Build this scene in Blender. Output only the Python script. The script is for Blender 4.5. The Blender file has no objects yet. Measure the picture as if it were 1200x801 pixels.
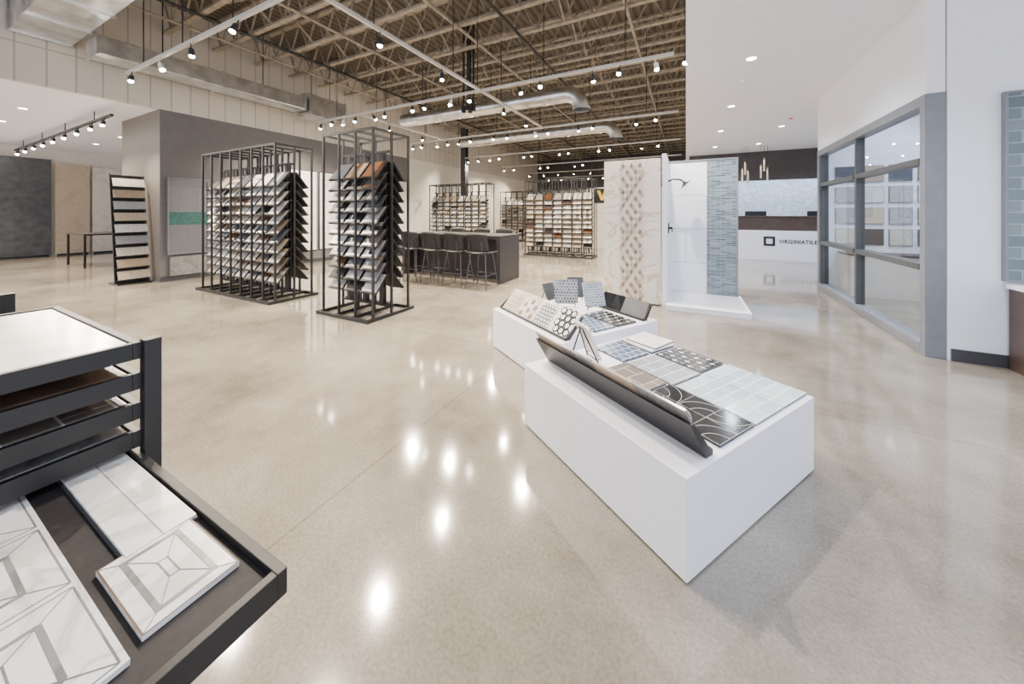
import bpy, math, random, bmesh
from mathutils import Vector, Matrix
R = random.Random(7)
scene = bpy.context.scene
col = scene.collection
rad = math.radians

# ------------------------------------------------------------------ meshes
class MB:
    def __init__(s): s.v=[]; s.f=[]; s.m=[]
    def add(s, vs, fs, mi=0, M=None):
        o=len(s.v)
        for v in vs:
            s.v.append(tuple(M@Vector(v)) if M is not None else tuple(v))
        for f in fs: s.f.append([i+o for i in f]); s.m.append(mi)
        return s
    def box(s,x0,y0,z0,x1,y1,z1,mi=0,M=None):
        vs=[(x0,y0,z0),(x1,y0,z0),(x1,y1,z0),(x0,y1,z0),(x0,y0,z1),(x1,y0,z1),(x1,y1,z1),(x0,y1,z1)]
        fs=[(0,3,2,1),(4,5,6,7),(0,1,5,4),(1,2,6,5),(2,3,7,6),(3,0,4,7)]
        return s.add(vs,fs,mi,M)
    def prism(s,pts,z0,z1,mi=0,M=None):
        n=len(pts)
        vs=[(p[0],p[1],z0) for p in pts]+[(p[0],p[1],z1) for p in pts]
        fs=[tuple(range(n-1,-1,-1)),tuple(range(n,2*n))]+[(i,(i+1)%n,n+(i+1)%n,n+i) for i in range(n)]
        return s.add(vs,fs,mi,M)
    def bar(s,p,q,w,h,mi=0):
        p=Vector(p);q=Vector(q);d=(q-p);L=d.length;d.normalize()
        up=Vector((0,0,1)) if abs(d.z)<.99 else Vector((0,1,0))
        x=d.cross(up).normalized();z=x.cross(d)
        M=Matrix((x,d,z)).transposed().to_4x4();M.translation=p
        return s.box(-w/2,0,-h/2,w/2,L,h/2,mi,M)
    def tube(s,pts,r,n=10,mi=0,caps=True):
        pts=[Vector(p) for p in pts]; vs=[]
        ref=None
        for i,p in enumerate(pts):
            if i==0:d=pts[1]-p
            elif i==len(pts)-1:d=p-pts[i-1]
            else:d=(pts[i+1]-p).normalized()+(p-pts[i-1]).normalized()
            d.normalize()
            if ref is None:
                ref=Vector((0,0,1)) if abs(d.z)<.9 else Vector((1,0,0))
            x=d.cross(ref).normalized();y=x.cross(d).normalized()
            ref=y.copy()
            rr=r[i] if isinstance(r,(list,tuple)) else r
            for k in range(n):
                a=2*math.pi*k/n
                vs.append(p+x*math.cos(a)*rr+y*math.sin(a)*rr)
        fs=[]
        for i in range(len(pts)-1):
            for k in range(n):
                a=i*n+k;b=i*n+(k+1)%n
                fs.append((a,b,b+n,a+n))
        if caps:
            fs.append(tuple(range(n-1,-1,-1)));fs.append(tuple(range((len(pts)-1)*n,len(pts)*n)))
        return s.add(vs,fs,mi)
    def mesh(s,name,mats,smooth=False):
        me=bpy.data.meshes.new(name);me.from_pydata(s.v,[],s.f)
        for m in mats:me.materials.append(m)
        me.polygons.foreach_set('material_index',s.m)
        me.update()
        bm=bmesh.new();bm.from_mesh(me);bmesh.ops.recalc_face_normals(bm,faces=bm.faces);bm.to_mesh(me);bm.free()
        if smooth:
            me.polygons.foreach_set('use_smooth',[True]*len(me.polygons))
            try: me.set_sharp_from_angle(angle=rad(35))
            except Exception: pass
        return me

def props(o,kw):
    for k,v in kw.items():
        if v is not None:o[k]=v
def mk(name,mb,mats,parent=None,loc=(0,0,0),rot=(0,0,0),bevel=0,smooth=False,**kw):
    if mats is not None and not isinstance(mats,(list,tuple)):mats=[mats]
    me=mb.mesh(name,mats,smooth) if isinstance(mb,MB) else mb
    o=bpy.data.objects.new(name,me);col.objects.link(o)
    o.location=loc;o.rotation_euler=rot
    if parent is not None:o.parent=parent
    if bevel:
        b=o.modifiers.new('bevel','BEVEL');b.width=bevel;b.segments=2;b.limit_method='ANGLE'
    props(o,kw);return o
def emp(name,loc=(0,0,0),rz=0,**kw):
    o=bpy.data.objects.new(name,None);col.objects.link(o);o.location=loc;o.rotation_euler=(0,0,rz)
    o.empty_display_size=.1;props(o,kw);return o
def dup(src,loc=None,rot=None,nolight=False,**kw):
    n=src.copy();col.objects.link(n)
    if loc is not None:n.location=loc
    if rot is not None:n.rotation_euler=rot
    for c in src.children:
        if nolight and c.type=='LIGHT':continue
        cc=c.copy();cc.parent=n;col.objects.link(cc)
        for g in c.children:
            gg=g.copy();gg.parent=cc;col.objects.link(gg)
    props(n,kw);return n

# --------------------------------------------------------------- materials
def base(name):
    m=bpy.data.materials.new(name);m.use_nodes=True
    nt=m.node_tree;b=nt.nodes['Principled BSDF'];return m,nt,b
def PM(name,c,rough=.5,metal=0,noise=.04,scale=8,bump=0,**kw):
    m,nt,b=base(name)
    tc=nt.nodes.new('ShaderNodeTexCoord')
    n=nt.nodes.new('ShaderNodeTexNoise');n.inputs['Scale'].default_value=scale;n.inputs['Detail'].default_value=4
    nt.links.new(tc.outputs['Object'],n.inputs['Vector'])
    r=nt.nodes.new('ShaderNodeValToRGB')
    r.color_ramp.elements[0].color=(*[max(0,x*(1-noise*2)) for x in c],1)
    r.color_ramp.elements[1].color=(*[min(1,x*(1+noise*2)) for x in c],1)
    r.color_ramp.elements[0].position=.3;r.color_ramp.elements[1].position=.7
    nt.links.new(n.outputs['Fac'],r.inputs['Fac']);nt.links.new(r.outputs['Color'],b.inputs['Base Color'])
    b.inputs['Roughness'].default_value=rough;b.inputs['Metallic'].default_value=metal
    return m
def marble(name,c,vein,scale=3,rough=.2,width=.05):
    m,nt,b=base(name)
    tc=nt.nodes.new('ShaderNodeTexCoord')
    n=nt.nodes.new('ShaderNodeTexNoise');n.inputs['Scale'].default_value=scale;n.inputs['Detail'].default_value=6
    n.inputs['Distortion'].default_value=1.2
    nt.links.new(tc.outputs['Object'],n.inputs['Vector'])
    r=nt.nodes.new('ShaderNodeValToRGB');cr=r.color_ramp
    cr.elements[0].position=.5-width;cr.elements[0].color=(*c,1)
    cr.elements[1].position=.5+width;cr.elements[1].color=(*c,1)
    e=cr.elements.new(.5);e.color=(*vein,1)
    e=cr.elements.new(.15);e.color=(*[x*.85+y*.15 for x,y in zip(c,vein)],1)
    nt.links.new(n.outputs['Fac'],r.inputs['Fac']);nt.links.new(r.outputs['Color'],b.inputs['Base Color'])
    b.inputs['Roughness'].default_value=rough
    return m
def brick(name,c1,c2,mortar,bw,bh,axes='xy',ms=.003,rough=.25,offset=.5,metal=0):
    m,nt,b=base(name)
    tc=nt.nodes.new('ShaderNodeTexCoord')
    sp=nt.nodes.new('ShaderNodeSeparateXYZ');cb=nt.nodes.new('ShaderNodeCombineXYZ')
    nt.links.new(tc.outputs['Object'],sp.inputs[0])
    nt.links.new(sp.outputs['xyz'.index(axes[0])],cb.inputs[0]);nt.links.new(sp.outputs['xyz'.index(axes[1])],cb.inputs[1])
    t=nt.nodes.new('ShaderNodeTexBrick');t.offset=offset
    t.inputs['Scale'].default_value=1;t.inputs['Brick Width'].default_value=bw;t.inputs['Row Height'].default_value=bh
    t.inputs['Mortar Size'].default_value=ms;t.inputs['Color1'].default_value=(*c1,1);t.inputs['Color2'].default_value=(*c2,1)
    t.inputs['Mortar'].default_value=(*mortar,1)
    nt.links.new(cb.outputs[0],t.inputs['Vector']);nt.links.new(t.outputs['Color'],b.inputs['Base Color'])
    b.inputs['Roughness'].default_value=rough;b.inputs['Metallic'].default_value=metal
    return m
def emis(name,c,s):
    m,nt,b=base(name)
    b.inputs['Base Color'].default_value=(*c,1);b.inputs['Emission Color'].default_value=(*c,1);b.inputs['Emission Strength'].default_value=s
    return m

white=PM('white_paint',(.87,.87,.92),.55,noise=.01)
whitelam=PM('white_laminate',(.86,.86,.94),.4,noise=.005)
ceilw=PM('ceiling_white',(.89,.89,.94),.7,noise=.01)
grayw=PM('gray_paint',(.125,.118,.118),.6,noise=.03)
taupe=PM('taupe_paint',(.14,.115,.095),.6,noise=.03)
dgray=PM('dark_gray_paint',(.065,.057,.057),.6)
creamw=PM('cream_paint',(.72,.67,.60),.6,noise=.02)
upperw=brick('ribbed_beige_wall',(.60,.545,.47),(.56,.51,.44),(.38,.34,.29),.3,4,'yz',.012,.6,0)
blackm=PM('black_powdercoat',(.010,.010,.011),.45,noise=.1)
trayin=PM('tray_liner',(.016,.013,.014),.7,noise=.15,scale=60)
darkm=PM('dark_gray_metal',(.045,.045,.05),.4)
alum=PM('satin_aluminum',(.19,.20,.225),.4,metal=.1)
darkal=PM('dark_aluminum',(.06,.065,.07),.4,metal=.1)
galv=PM('galvanized_steel',(.72,.72,.72),.30,metal=1,noise=.13,scale=4)
conduit=PM('white_strut',(.55,.53,.50),.45,metal=.2)
chrome=PM('chrome',(.10,.10,.11),.3,metal=.8)
brass=PM('brass',(.60,.43,.2),.25,metal=1)
joistm=PM('joist_paint',(.29,.245,.19),.6,noise=.15)
wood=PM('dark_wood',(.06,.038,.03),.45,noise=.12,scale=6)
woodtop=PM('espresso_laminate',(.020,.016,.016),.35,noise=.12)
plastic=PM('black_plastic',(.008,.008,.009),.45)
marW=marble('white_marble',(.80,.79,.77),(.58,.55,.52),3,width=.04)
marP=marble('plain_white_marble',(.82,.81,.80),(.72,.70,.68),2,width=.06)
marG=marble('calacatta_gold_marble',(.78,.72,.63),(.56,.44,.31),1.6,.15,.02)
marT=marble('gray_marble',(.25,.24,.235),(.17,.16,.16),5)
slabD=PM('charcoal_slab',(.075,.078,.085),.35,noise=.15,scale=6)
slabB=marble('beige_slab',(.50,.40,.30),(.44,.35,.26),2,.2)
slabW=marble('ivory_slab',(.68,.62,.55),(.60,.53,.46),2,.2)
wallm=marble('reception_wallcovering',(.72,.78,.85),(.48,.57,.66),4,.35,.12)
tealt=brick('teal_mosaic',(.01,.07,.065),(.02,.14,.12),(.10,.15,.15),.05,.025,'yz')
grayt=brick('gray_wall_tile',(.15,.15,.165),(.19,.19,.20),(.12,.12,.12),.3,.6,'yz')
whitet=brick('white_shower_tile',(.80,.82,.86),(.76,.79,.84),(.45,.48,.52),.6,.55,'xz',.005)
mosb=brick('slate_mosaic',(.05,.08,.10),(.19,.24,.28),(.30,.34,.37),.14,.028,'xz')
floort=brick('white_mosaic_floor',(.80,.80,.82),(.74,.75,.78),(.45,.45,.47),.05,.05,'xy',.004)
bluegl=brick('blue_gray_wall_tile',(.10,.14,.155),(.16,.205,.225),(.30,.34,.36),.20,.10,'xz',.004,.12)
paleb=brick('pale_blue_tile',(.42,.53,.60),(.60,.69,.74),(.84,.87,.88),.13,.065,'xy',.004,.12)
greyp=brick('gray_panel_tile',(.28,.30,.34),(.36,.38,.42),(.75,.75,.76),.15,.075,'xy',.003)
taupep=brick('taupe_panel_tile',(.15,.12,.11),(.21,.17,.15),(.45,.43,.41),.15,.1,'xy',.003)
bluep=brick('blue_panel_tile',(.04,.08,.15),(.09,.15,.25),(.55,.58,.62),.06,.06,'xy',.003)
blackt=PM('black_tile',(.014,.016,.018),.12)
creamt=PM('cream_grout',(.75,.74,.68),.5)
brownt=PM('brown_tile',(.12,.07,.045),.3,noise=.2)
tant=PM('tan_stone',(.27,.18,.11),.3,noise=.15)
lens=emis('lamp_lens',(1,.92,.76),220)
lensc=emis('downlight_lens',(1,.98,.95),25)
blk=PM('lamp_black',(.03,.03,.03),.4)
whm=PM('lamp_white',(.8,.8,.8),.4)
red=emis('red_lens',(.8,.05,.04),.4)
m_glass,nt,b=base('window_glass')
nt.nodes.remove(b)
mx=nt.nodes.new('ShaderNodeMixShader');tr=nt.nodes.new('ShaderNodeBsdfTransparent');gl=nt.nodes.new('ShaderNodeBsdfGlossy')
gl.inputs['Roughness'].default_value=.01;tr.inputs['Color'].default_value=(.80,.83,.84,1)
mx.inputs[0].default_value=.22
nt.links.new(tr.outputs[0],mx.inputs[1]);nt.links.new(gl.outputs[0],mx.inputs[2])
nt.links.new(mx.outputs[0],nt.nodes['Material Output'].inputs['Surface'])

# concrete floor
m_floor,nt,b=base('polished_concrete')
tc=nt.nodes.new('ShaderNodeTexCoord')
n1=nt.nodes.new('ShaderNodeTexNoise');n1.inputs['Scale'].default_value=.8;n1.inputs['Detail'].default_value=10;n1.inputs['Roughness'].default_value=.66
n2=nt.nodes.new('ShaderNodeTexNoise');n2.inputs['Scale'].default_value=80;n2.inputs['Detail'].default_value=3
nt.links.new(tc.outputs['Object'],n1.inputs['Vector']);nt.links.new(tc.outputs['Object'],n2.inputs['Vector'])
r1=nt.nodes.new('ShaderNodeValToRGB');r1.color_ramp.elements[0].position=.34;r1.color_ramp.elements[1].position=.66
r1.color_ramp.elements[0].color=(.155,.132,.103,1);r1.color_ramp.elements[1].color=(.335,.295,.24,1)
nt.links.new(n1.outputs['Fac'],r1.inputs['Fac'])
r2=nt.nodes.new('ShaderNodeValToRGB');r2.color_ramp.elements[0].position=.3;r2.color_ramp.elements[1].position=.7
r2.color_ramp.elements[0].color=(.78,.78,.78,1);r2.color_ramp.elements[1].color=(1.12,1.12,1.12,1)
nt.links.new(n2.outputs['Fac'],r2.inputs['Fac'])
mm=nt.nodes.new('ShaderNodeMix');mm.data_type='RGBA';mm.blend_type='MULTIPLY';mm.inputs[0].default_value=1
nt.links.new(r1.outputs['Color'],mm.inputs[6]);nt.links.new(r2.outputs['Color'],mm.inputs[7])
br=nt.nodes.new('ShaderNodeTexBrick');br.offset=0;br.inputs['Scale'].default_value=1
br.inputs['Brick Width'].default_value=4.2;br.inputs['Row Height'].default_value=3.9;br.inputs['Mortar Size'].default_value=.005
br.inputs['Color1'].default_value=(1,1,1,1);br.inputs['Color2'].default_value=(1,1,1,1);br.inputs['Mortar'].default_value=(.72,.71,.69,1)
mp=nt.nodes.new('ShaderNodeMapping');mp.inputs['Location'].default_value=(1.5,.9,0)
nt.links.new(tc.outputs['Object'],mp.inputs['Vector']);nt.links.new(mp.outputs[0],br.inputs['Vector'])
m3=nt.nodes.new('ShaderNodeMix');m3.data_type='RGBA';m3.blend_type='MULTIPLY';m3.inputs[0].default_value=1
nt.links.new(mm.outputs[2],m3.inputs[6]);nt.links.new(br.outputs['Color'],m3.inputs[7])
nt.links.new(m3.outputs[2],b.inputs['Base Color'])
rr=nt.nodes.new('ShaderNodeMapRange');rr.inputs['To Min'].default_value=.06;rr.inputs['To Max'].default_value=.12
nt.links.new(n1.outputs['Fac'],rr.inputs['Value']);nt.links.new(rr.outputs[0],b.inputs['Roughness'])
b.inputs['Specular IOR Level'].default_value=1.0
# deck
m_deck,nt,b=base('corrugated_deck')
tc=nt.nodes.new('ShaderNodeTexCoord');wv=nt.nodes.new('ShaderNodeTexWave');wv.bands_direction='X';wv.inputs['Scale'].default_value=2.0
nt.links.new(tc.outputs['Object'],wv.inputs['Vector'])
rp=nt.nodes.new('ShaderNodeValToRGB');rp.color_ramp.elements[0].position=.35;rp.color_ramp.elements[1].position=.6
rp.color_ramp.elements[0].color=(.05,.040,.030,1);rp.color_ramp.elements[1].color=(.115,.093,.07,1)
nt.links.new(wv.outputs['Color'],rp.inputs['Fac']);nt.links.new(rp.outputs['Color'],b.inputs['Base Color']);b.inputs['Roughness'].default_value=.7

# ------------------------------------------------------------------- shell
H=3.4; HH=5.5
def S(name,mb,mats,**kw): return mk(name,mb,mats,kind='structure',**kw)
S('floor',MB().box(-18.2,-5,-.1,7,22.2,0),m_floor)
S('ceiling',MB().box(-9.4,-5,HH,.2,22.2,HH+.1),m_deck)
S('ceiling_lounge',MB().box(0,-5,H,7,15.7,H+.12),ceilw)
S('ceiling_alcove',MB().box(-18.2,-5,H,-9.301,6,H+.12),ceilw)
S('wall_fascia',MB().box(0,-5,H+.12,.1,22,HH),white)
S('wall_left_upper',MB().box(-9.3,-5,H,-9.2,22,HH),upperw)
mb=MB().box(-9.32,2.83,0,-9.2,9.5,H,0).box(-9.32,9.5,0,-9.2,22,H,1)
S('wall_left',mb,[grayw,creamw])
S('wall_left_stub',MB().box(-11.2,2.83,0,-9.32,2.95,H),taupe)
S('wall_alcove_back',MB().box(-18.1,-5,0,-18,6,H),creamw)
S('wall_alcove_end',MB().box(-18,5.9,0,-9.32,6,H),white)
mb=MB().box(-9.2,22,0,0,22.1,2.9,1).box(-9.2,22,2.9,0,22.1,HH,0)
S('wall_back',mb,[dgray,creamw])
S('wall_passage',MB().box(0,15.6,0,.1,22,H+.12),dgray)
S('wall_reception',MB().box(.1,15.5,0,7,15.6,H),wallm)
S('trim_1',MB().box(0.1,13.8,2.45,7,13.95,H),dgray)
S('wall_reception_side',MB().box(5.6,8.3,0,5.7,15.5,H),white)
# right corner wall
S('wall_right_near',MB().box(2.15,4.63,0,7,4.75,H),white)
WR=rad(-2)
S('wall_right_header',MB().box(-.06,0,2.48,.06,3.42,H),white,loc=(2.08,4.64,0),rot=(0,0,WR))
S('wall_office_end',MB().box(2.26,8.0,0,5.6,8.1,H),white)
S('wall_office_back',MB().box(5.6,4.75,0,5.7,8.3,H),white)
S('baseboard_right',MB().box(2.17,4.612,0,7,4.63,.11),darkm)
S('baseboard_left',MB().box(-9.2,2.83,0,-9.18,22,.1),darkm)
# glazed screen
win=emp('window_1',(2.08,4.64,0),WR,kind='structure')
WL=3.42
f=MB()
f.box(-.07,0,0,.07,.09,2.48).box(-.07,WL-.09,0,.07,WL,2.48)
f.box(-.07,.09,2.38,.07,WL-.09,2.48).box(-.07,.09,0,.07,WL-.09,.1)
mk('window_frame',f,alum,win,bevel=.004)
VM=1.72
mk('window_mullion',MB().box(-.045,VM,.1,.045,VM+.06,2.38),darkal,win)
for z in (.83,1.86):
    mk('window_mullion',MB().box(-.06,.13,z-.03,.06,VM,z+.03),darkal,win)
    mk('window_mullion',MB().box(-.06,VM+.06,z-.03,.06,WL-.13,z+.03),darkal,win)
mk('window_mullion',MB().box(-.05,.09,.1,.05,.13,2.38),darkal,win);mk('window_mullion',MB().box(-.05,WL-.13,.1,.05,WL-.09,2.38),darkal,win)
for a,b_ in ((.13,VM),(VM+.06,WL-.13)):
    for za,zb in ((.1,.80),(.86,1.83),(1.89,2.38)):
        mk('window_pane',MB().add([(0,a,za),(0,b_,za),(0,b_,zb),(0,a,zb)],[(0,1,2,3)]),m_glass,win)

# ---------------------------------------------------------- roof structure
def joist(L):
    j=MB();d=.62
    j.box(0,-.05,-.05,L,.05,0).box(0,-.045,-d,L,.045,-d+.045)
    n=int(L/.55)
    for i in range(n):
        x=i*L/n;xm=x+L/n/2
        j.bar((x,0,-.03),(xm,0,-d+.02),.028,.028).bar((xm,0,-d+.02),(x+L/n,0,-.03),.028,.028)
    return j
jm=joist(9.16).mesh('roof_joist',[joistm])
y=-.3;ys=[]
while y<21.7:
    mk('roof_joist',jm,None,loc=(-9.18,y,HH-.001),label='tan painted open web steel roof joist under metal deck',category='roof joist',group='open web roof joists')
    ys.append(y);y+=.8
for i,x in enumerate((-8.3,-7.6,-6.0,-5.2,-3.8,-2.9,-.9)):
    mk('ceiling_pipe',MB().tube([(0,-1,0),(0,21.9,0)],.028,8),[joistm,blackm][i%2],loc=(x,0,HH-.67),label='long steel pipe running beneath the roof joists',category='pipe',group='ceiling pipes')
brm=MB()
for y in ys[:-1]:
    brm.bar((0,y+.06,-.06),(0,y+.74,-.60),.03,.03).bar((.031,y+.06,-.60),(.031,y+.74,-.06),.03,.03)
brme=brm.mesh('joist_bridging',[joistm])
for x in(-6.9,-4.6,-2.0):
    mk('joist_bridging',brme,None,loc=(x,0,HH),label='row of crossed steel bridging between roof joists',category='roof bridging',group='joist bridging rows')
mk('steel_column',MB().box(-.11,-.11,0,.11,-.09,4.84).box(-.11,.09,0,.11,.11,4.84).box(-.012,-.09,0,.012,.09,4.84).box(-.18,-.18,0,.18,.18,.02),darkm,loc=(-8.1,11.6,0),label='dark painted steel column rising to the roof',category='column')
for i,(x,y) in enumerate(((-4.42,6.3),(-4.3,6.38),(-4.16,6.3),(-4.24,6.2))):
    mk('cable_drop',MB().tube([(0,0,0),(0,0,-1.75)],.024,8).box(-.035,-.035,-1.9,.035,.035,-1.75),blackm,loc=(x,y,HH),label='black vertical conduit drop hanging from the roof deck',category='conduit',group='conduit drops')

# ducts
def duct(pts,r,label,loc=(0,0,0),n=24):
    root=emp('air_duct',loc,label=label,category='air duct')
    d=MB().tube(pts,r,n,caps=False);mk('duct_pipe',d,galv,root,smooth=True)
    P=[Vector(p) for p in pts]
    a,b2=P[0],P[1];L=(b2-a).length;dr=(b2-a).normalized()
    k=max(1,int(L/.8))
    for i in range(k):
        c0=a+dr*(i+.5)*L/k
        mk('duct_collar',MB().tube([c0-dr*.015,c0+dr*.015],r+.012,n),galv,root,smooth=True)
    c0=P[-1]
    mk('duct_collar',MB().tube([c0+Vector((0,0,-.03)),c0+Vector((0,0,.03))],r+.02,n,caps=False),galv,root,smooth=True)
    for i in range(max(1,k//2)):
        c0=a+dr*(i*2+1)*L/k
        mk('duct_hanger',MB().tube([c0+Vector((0,0,r)),Vector((c0.x,c0.y,HH-loc[2]))],.008,6),blackm,root)
    return root
def elbow(cx,y,z,R_,n=7):
    return [(cx+R_*math.sin(a),y,z-R_+R_*math.cos(a)) for a in [i*math.pi/2/n for i in range(n+1)]]
duct([(-7.1,7.2,3.95)]+elbow(-2.35,7.2,3.95,.35),.17,'round galvanized spiral duct with a downturned open end')
duct([(-7.4,10.4,3.95)]+elbow(-2.2,10.4,3.95,.35),.17,'round galvanized spiral duct hanging above the far displays')
def rduct(x0,y0,z0,x1,y1,z1,axis,label,step=.9):
    r=emp('air_duct',(0,0,0),label=label,category='air duct')
    mk('duct_trunk',MB().box(x0,y0,z0,x1,y1,z1),galv,r,bevel=.01)
    L=(x1-x0) if axis=='x' else (y1-y0);n=max(1,int(L/step))
    for i in range(n+1):
        t=i*L/n
        if axis=='x':mk('duct_flange',MB().box(x0+t-.012,y0-.025,z0-.025,x0+t+.012,y1+.025,z1+.025),galv,r)
        else:mk('duct_flange',MB().box(x0-.025,y0+t-.012,z0-.025,x1+.025,y0+t+.012,z1+.025),galv,r)
    for i in range(2):
        t=(i+.5)*L/2
        px_,py_=(x0+t,(y0+y1)/2) if axis=='x' else ((x0+x1)/2,y0+t)
        mk('duct_hanger',MB().tube([(px_,py_,z1),(px_,py_,HH)],.01,6),blackm,r)
rduct(-9.15,1.15,4.15,-6.3,1.75,4.75,'x','large rectangular sheet metal duct trunk with flanged joints',.9)
rduct(-8.6,1.80,3.85,-8.15,5.06,4.14,'y','flat rectangular galvanized duct running along the upper wall',1.1)
rduct(-8.7,5.12,3.75,-8.1,6.1,4.25,'y','boxy galvanized duct unit at the end of a flat duct')

# -------------------------------------------------------- tracks and spots
ZT=3.6
def track(p,q,label='pale steel strut carrying track spotlights',z=ZT,top=HH,hang=3,mat=conduit):
    root=emp('light_track',(0,0,0),label=label,category='light track',group='light tracks')
    a=Vector((*p,z));b2=Vector((*q,z))
    mk('track_rail',MB().bar(a,b2,.042,.042),mat,root)
    for i in range(hang):
        c0=a.lerp(b2,(i+.5)/hang)
        mk('hanger_rod',MB().tube([c0+Vector((0,0,.021)),Vector((c0.x,c0.y,top))],.008,6),blackm,root)
    return root
for s in(2.08,5.31,8.35,11.5,14.6,17.6,20.4):track((-8.0,s),(-.15,s),hang=6)
track((-3.35,2.12),(-3.35,5.27),hang=2);track((-3.35,5.35),(-3.35,8.3),hang=2);track((-6.6,5.35),(-6.6,8.3),hang=2)
for s in(.9,2.3):track((-17.5,s),(-9.6,s),'black ceiling track in the lowered alcove',3.2,H,4,blackm)

ld=bpy.data.lights.new('spot_light','SPOT');ld.energy=480;ld.spot_size=rad(125);ld.spot_blend=.7;ld.shadow_soft_size=.03;ld.color=(1,.86,.68)
def spot_proto(name,mat):
    o=emp(name,(0,0,0))
    mk('lamp_stem',MB().tube([(0,0,0),(0,0,-.08)],.007,8),mat,o)
    mk('lamp_housing',MB().tube([(0,0,-.06),(0,0,-.075),(0,0,-.15),(0,0,-.165)],[.02,.03,.034,.034],16),mat,o,smooth=True)
    mk('lamp_lens',MB().tube([(0,0,-.1655),(0,0,-.18),(0,0,-.19)],[.031,.028,.014],16),lens,o,smooth=True)
    l=bpy.data.objects.new('lamp_light',ld);col.objects.link(l);l.parent=o;l.location=(0,0,-.20)
    return o
first={}
def spot(x,y,z,mat,tilt=(0,0),nol=False):
    key=mat.name
    lab=('black' if mat is blk else 'white')+' cylindrical spotlight glowing beneath a ceiling track'
    if key not in first:
        o=spot_proto('track_spotlight',mat);first[key]=o
        o.location=(x,y,z)
    else:o=dup(first[key],(x,y,z),nolight=nol)
    o.rotation_euler=(tilt[0],tilt[1],0)
    o['label']=lab;o['category']='spotlight';o['group']='track spotlights'
for s,xs in((2.08,(-7.8,-6.8,-5.8,-4.6,-3.0,-1.6)),(5.31,(-7.9,-7.1,-6.2,-5.0,-4.0,-2.6,-1.3,-.4)),(8.35,(-7.8,-6.9,-6.0,-4.8,-3.6,-2.4,-1.0)),
            (11.5,(-7.8,-6.8,-5.4,-4.0,-2.6,-1.2)),(14.6,(-7.8,-6.0,-4.4,-2.8,-1.2))):
    for i,x in enumerate(xs):
        spot(x,s,ZT-.021,blk if (i+int(s))%3 else whm,(rad(R.uniform(-25,25)),rad(R.uniform(-25,25))))
        if s>3 :spot(x+.42,s,ZT-.021,blk,(rad(R.uniform(-30,-10)),rad(R.uniform(-25,25))),True)
for s in(17.6,20.4):
    for i in range(9):spot(-7.8+i*.85,s,ZT-.021,blk,(rad(-20),rad(R.uniform(-20,20))),i%3!=0)
for y in(3,4.2,6.2,7.3):spot(-3.35,y,ZT-.021,blk)
for y in(6.2,7.4):spot(-6.6,y,ZT-.021,blk)
for s in(.9,2.3):
    for i,x in enumerate((-17,-16.1,-15.2,-14.3,-13.4,-12.5,-11.6,-10.7,-10.0)):spot(x,s,3.179,blk,(rad(-15),rad(-25)),i%2==1)
# downlights
dl=bpy.data.lights.new('downlight','SPOT');dl.energy=210;dl.spot_size=rad(140);dl.spot_blend=.6;dl.shadow_soft_size=.06;dl.color=(.68,.80,1)
o0=None
for x,y in((.77,5.45),(.77,7.7),(.77,9.9),(.77,2.6),(2.0,10.0),(1.9,12.2),(3.6,12.2),(.8,12.2),(3.6,10),(2.2,2.4),(.9,-.3),(1.2,14.6),(2.6,14.6),(4.0,14.6)):
    if o0 is None:
        o0=emp('recessed_downlight',(x,y,H))
        mk('downlight_trim',MB().tube([(0,0,0),(0,0,-.008)],.075,24),whm,o0)
        mk('downlight_lens',MB().tube([(0,0,-.008),(0,0,-.011)],.055,24),lensc,o0)
        l=bpy.data.objects.new('downlight_light',dl);col.objects.link(l);l.parent=o0;l.location=(0,0,-.03)
        o=o0
    else:o=dup(o0,(x,y,H))
    o['label']='round white recessed downlight in the smooth ceiling';o['category']='downlight';o['group']='recessed downlights'
for x,y in((3.2,5.6),(4.6,5.6),(3.2,7.1),(4.6,7.1)):
    o=dup(o0,(x,y,H),group='office downlights')
for x in(-15.5,-13.5,-11.5):
    for y in(1.6,3.4):o=dup(o0,(x,y,H),nolight=True,group='alcove downlights')
mk('smoke_detector',MB().tube([(0,0,0),(0,0,-.02),(0,0,-.045)],[.075,.07,.045],20),whm,loc=(.82,6.3,H),smooth=True,label='round white smoke detector on the smooth ceiling',category='smoke detector')
mk('alarm_strobe',MB().tube([(0,0,0),(0,0,-.012)],.06,16,1).tube([(0,0,-.012),(0,0,-.035)],.03,16,0),[red,whm],loc=(2.0,9.2,H),label='small red fire alarm unit on the ceiling',category='fire alarm')

# ------------------------------------------------------------ sample racks
tones=[('ivory',(.62,.57,.49)),('white',(.76,.75,.72)),('light gray',(.44,.44,.44)),('taupe',(.26,.205,.16)),('sand',(.46,.36,.25)),
       ('charcoal',(.035,.035,.04)),('walnut brown',(.13,.055,.028)),('gray marble',(.32,.32,.34)),('cream',(.60,.50,.37)),('slate',(.09,.10,.115))]
tm=[(n,(marble('sample_'+n.replace(' ','_'),c,tuple(x*.75 for x in c),12,.25))) for n,c in tones]
BW,BL=.285,.29
boards=[]
for i,(n,m_) in enumerate(tm):
    for v in range(3):
        m2=tm[(i+3)%len(tm)][1]
        d=MB().box(-BW/2,-BL,0,BW/2,0,.008,0)
        if v==0:
            d.box(-BW/2+.012,-BL+.014,.008,BW/2-.012,-.02,.014,1)
        elif v==1:
            w=(BW-.024)/3
            for k in range(3):
                d.box(-BW/2+.012+k*(w+.001),-BL+.014,.008,-BW/2+.010+k*(w+.001)+w,-.02,.014,1 if k!=1 else 2)
        else:
            for k in range(4):
                d.box(-BW/2+.012,-BL+.014+k*.064,.008,BW/2-.012,-BL+.073+k*.064,.014,1 if k%2==0 else 2)
        boards.append((d.mesh('sample_board',[blackm,m_,m2]),n,v))
TH=rad(52)
far_list=[]
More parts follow.
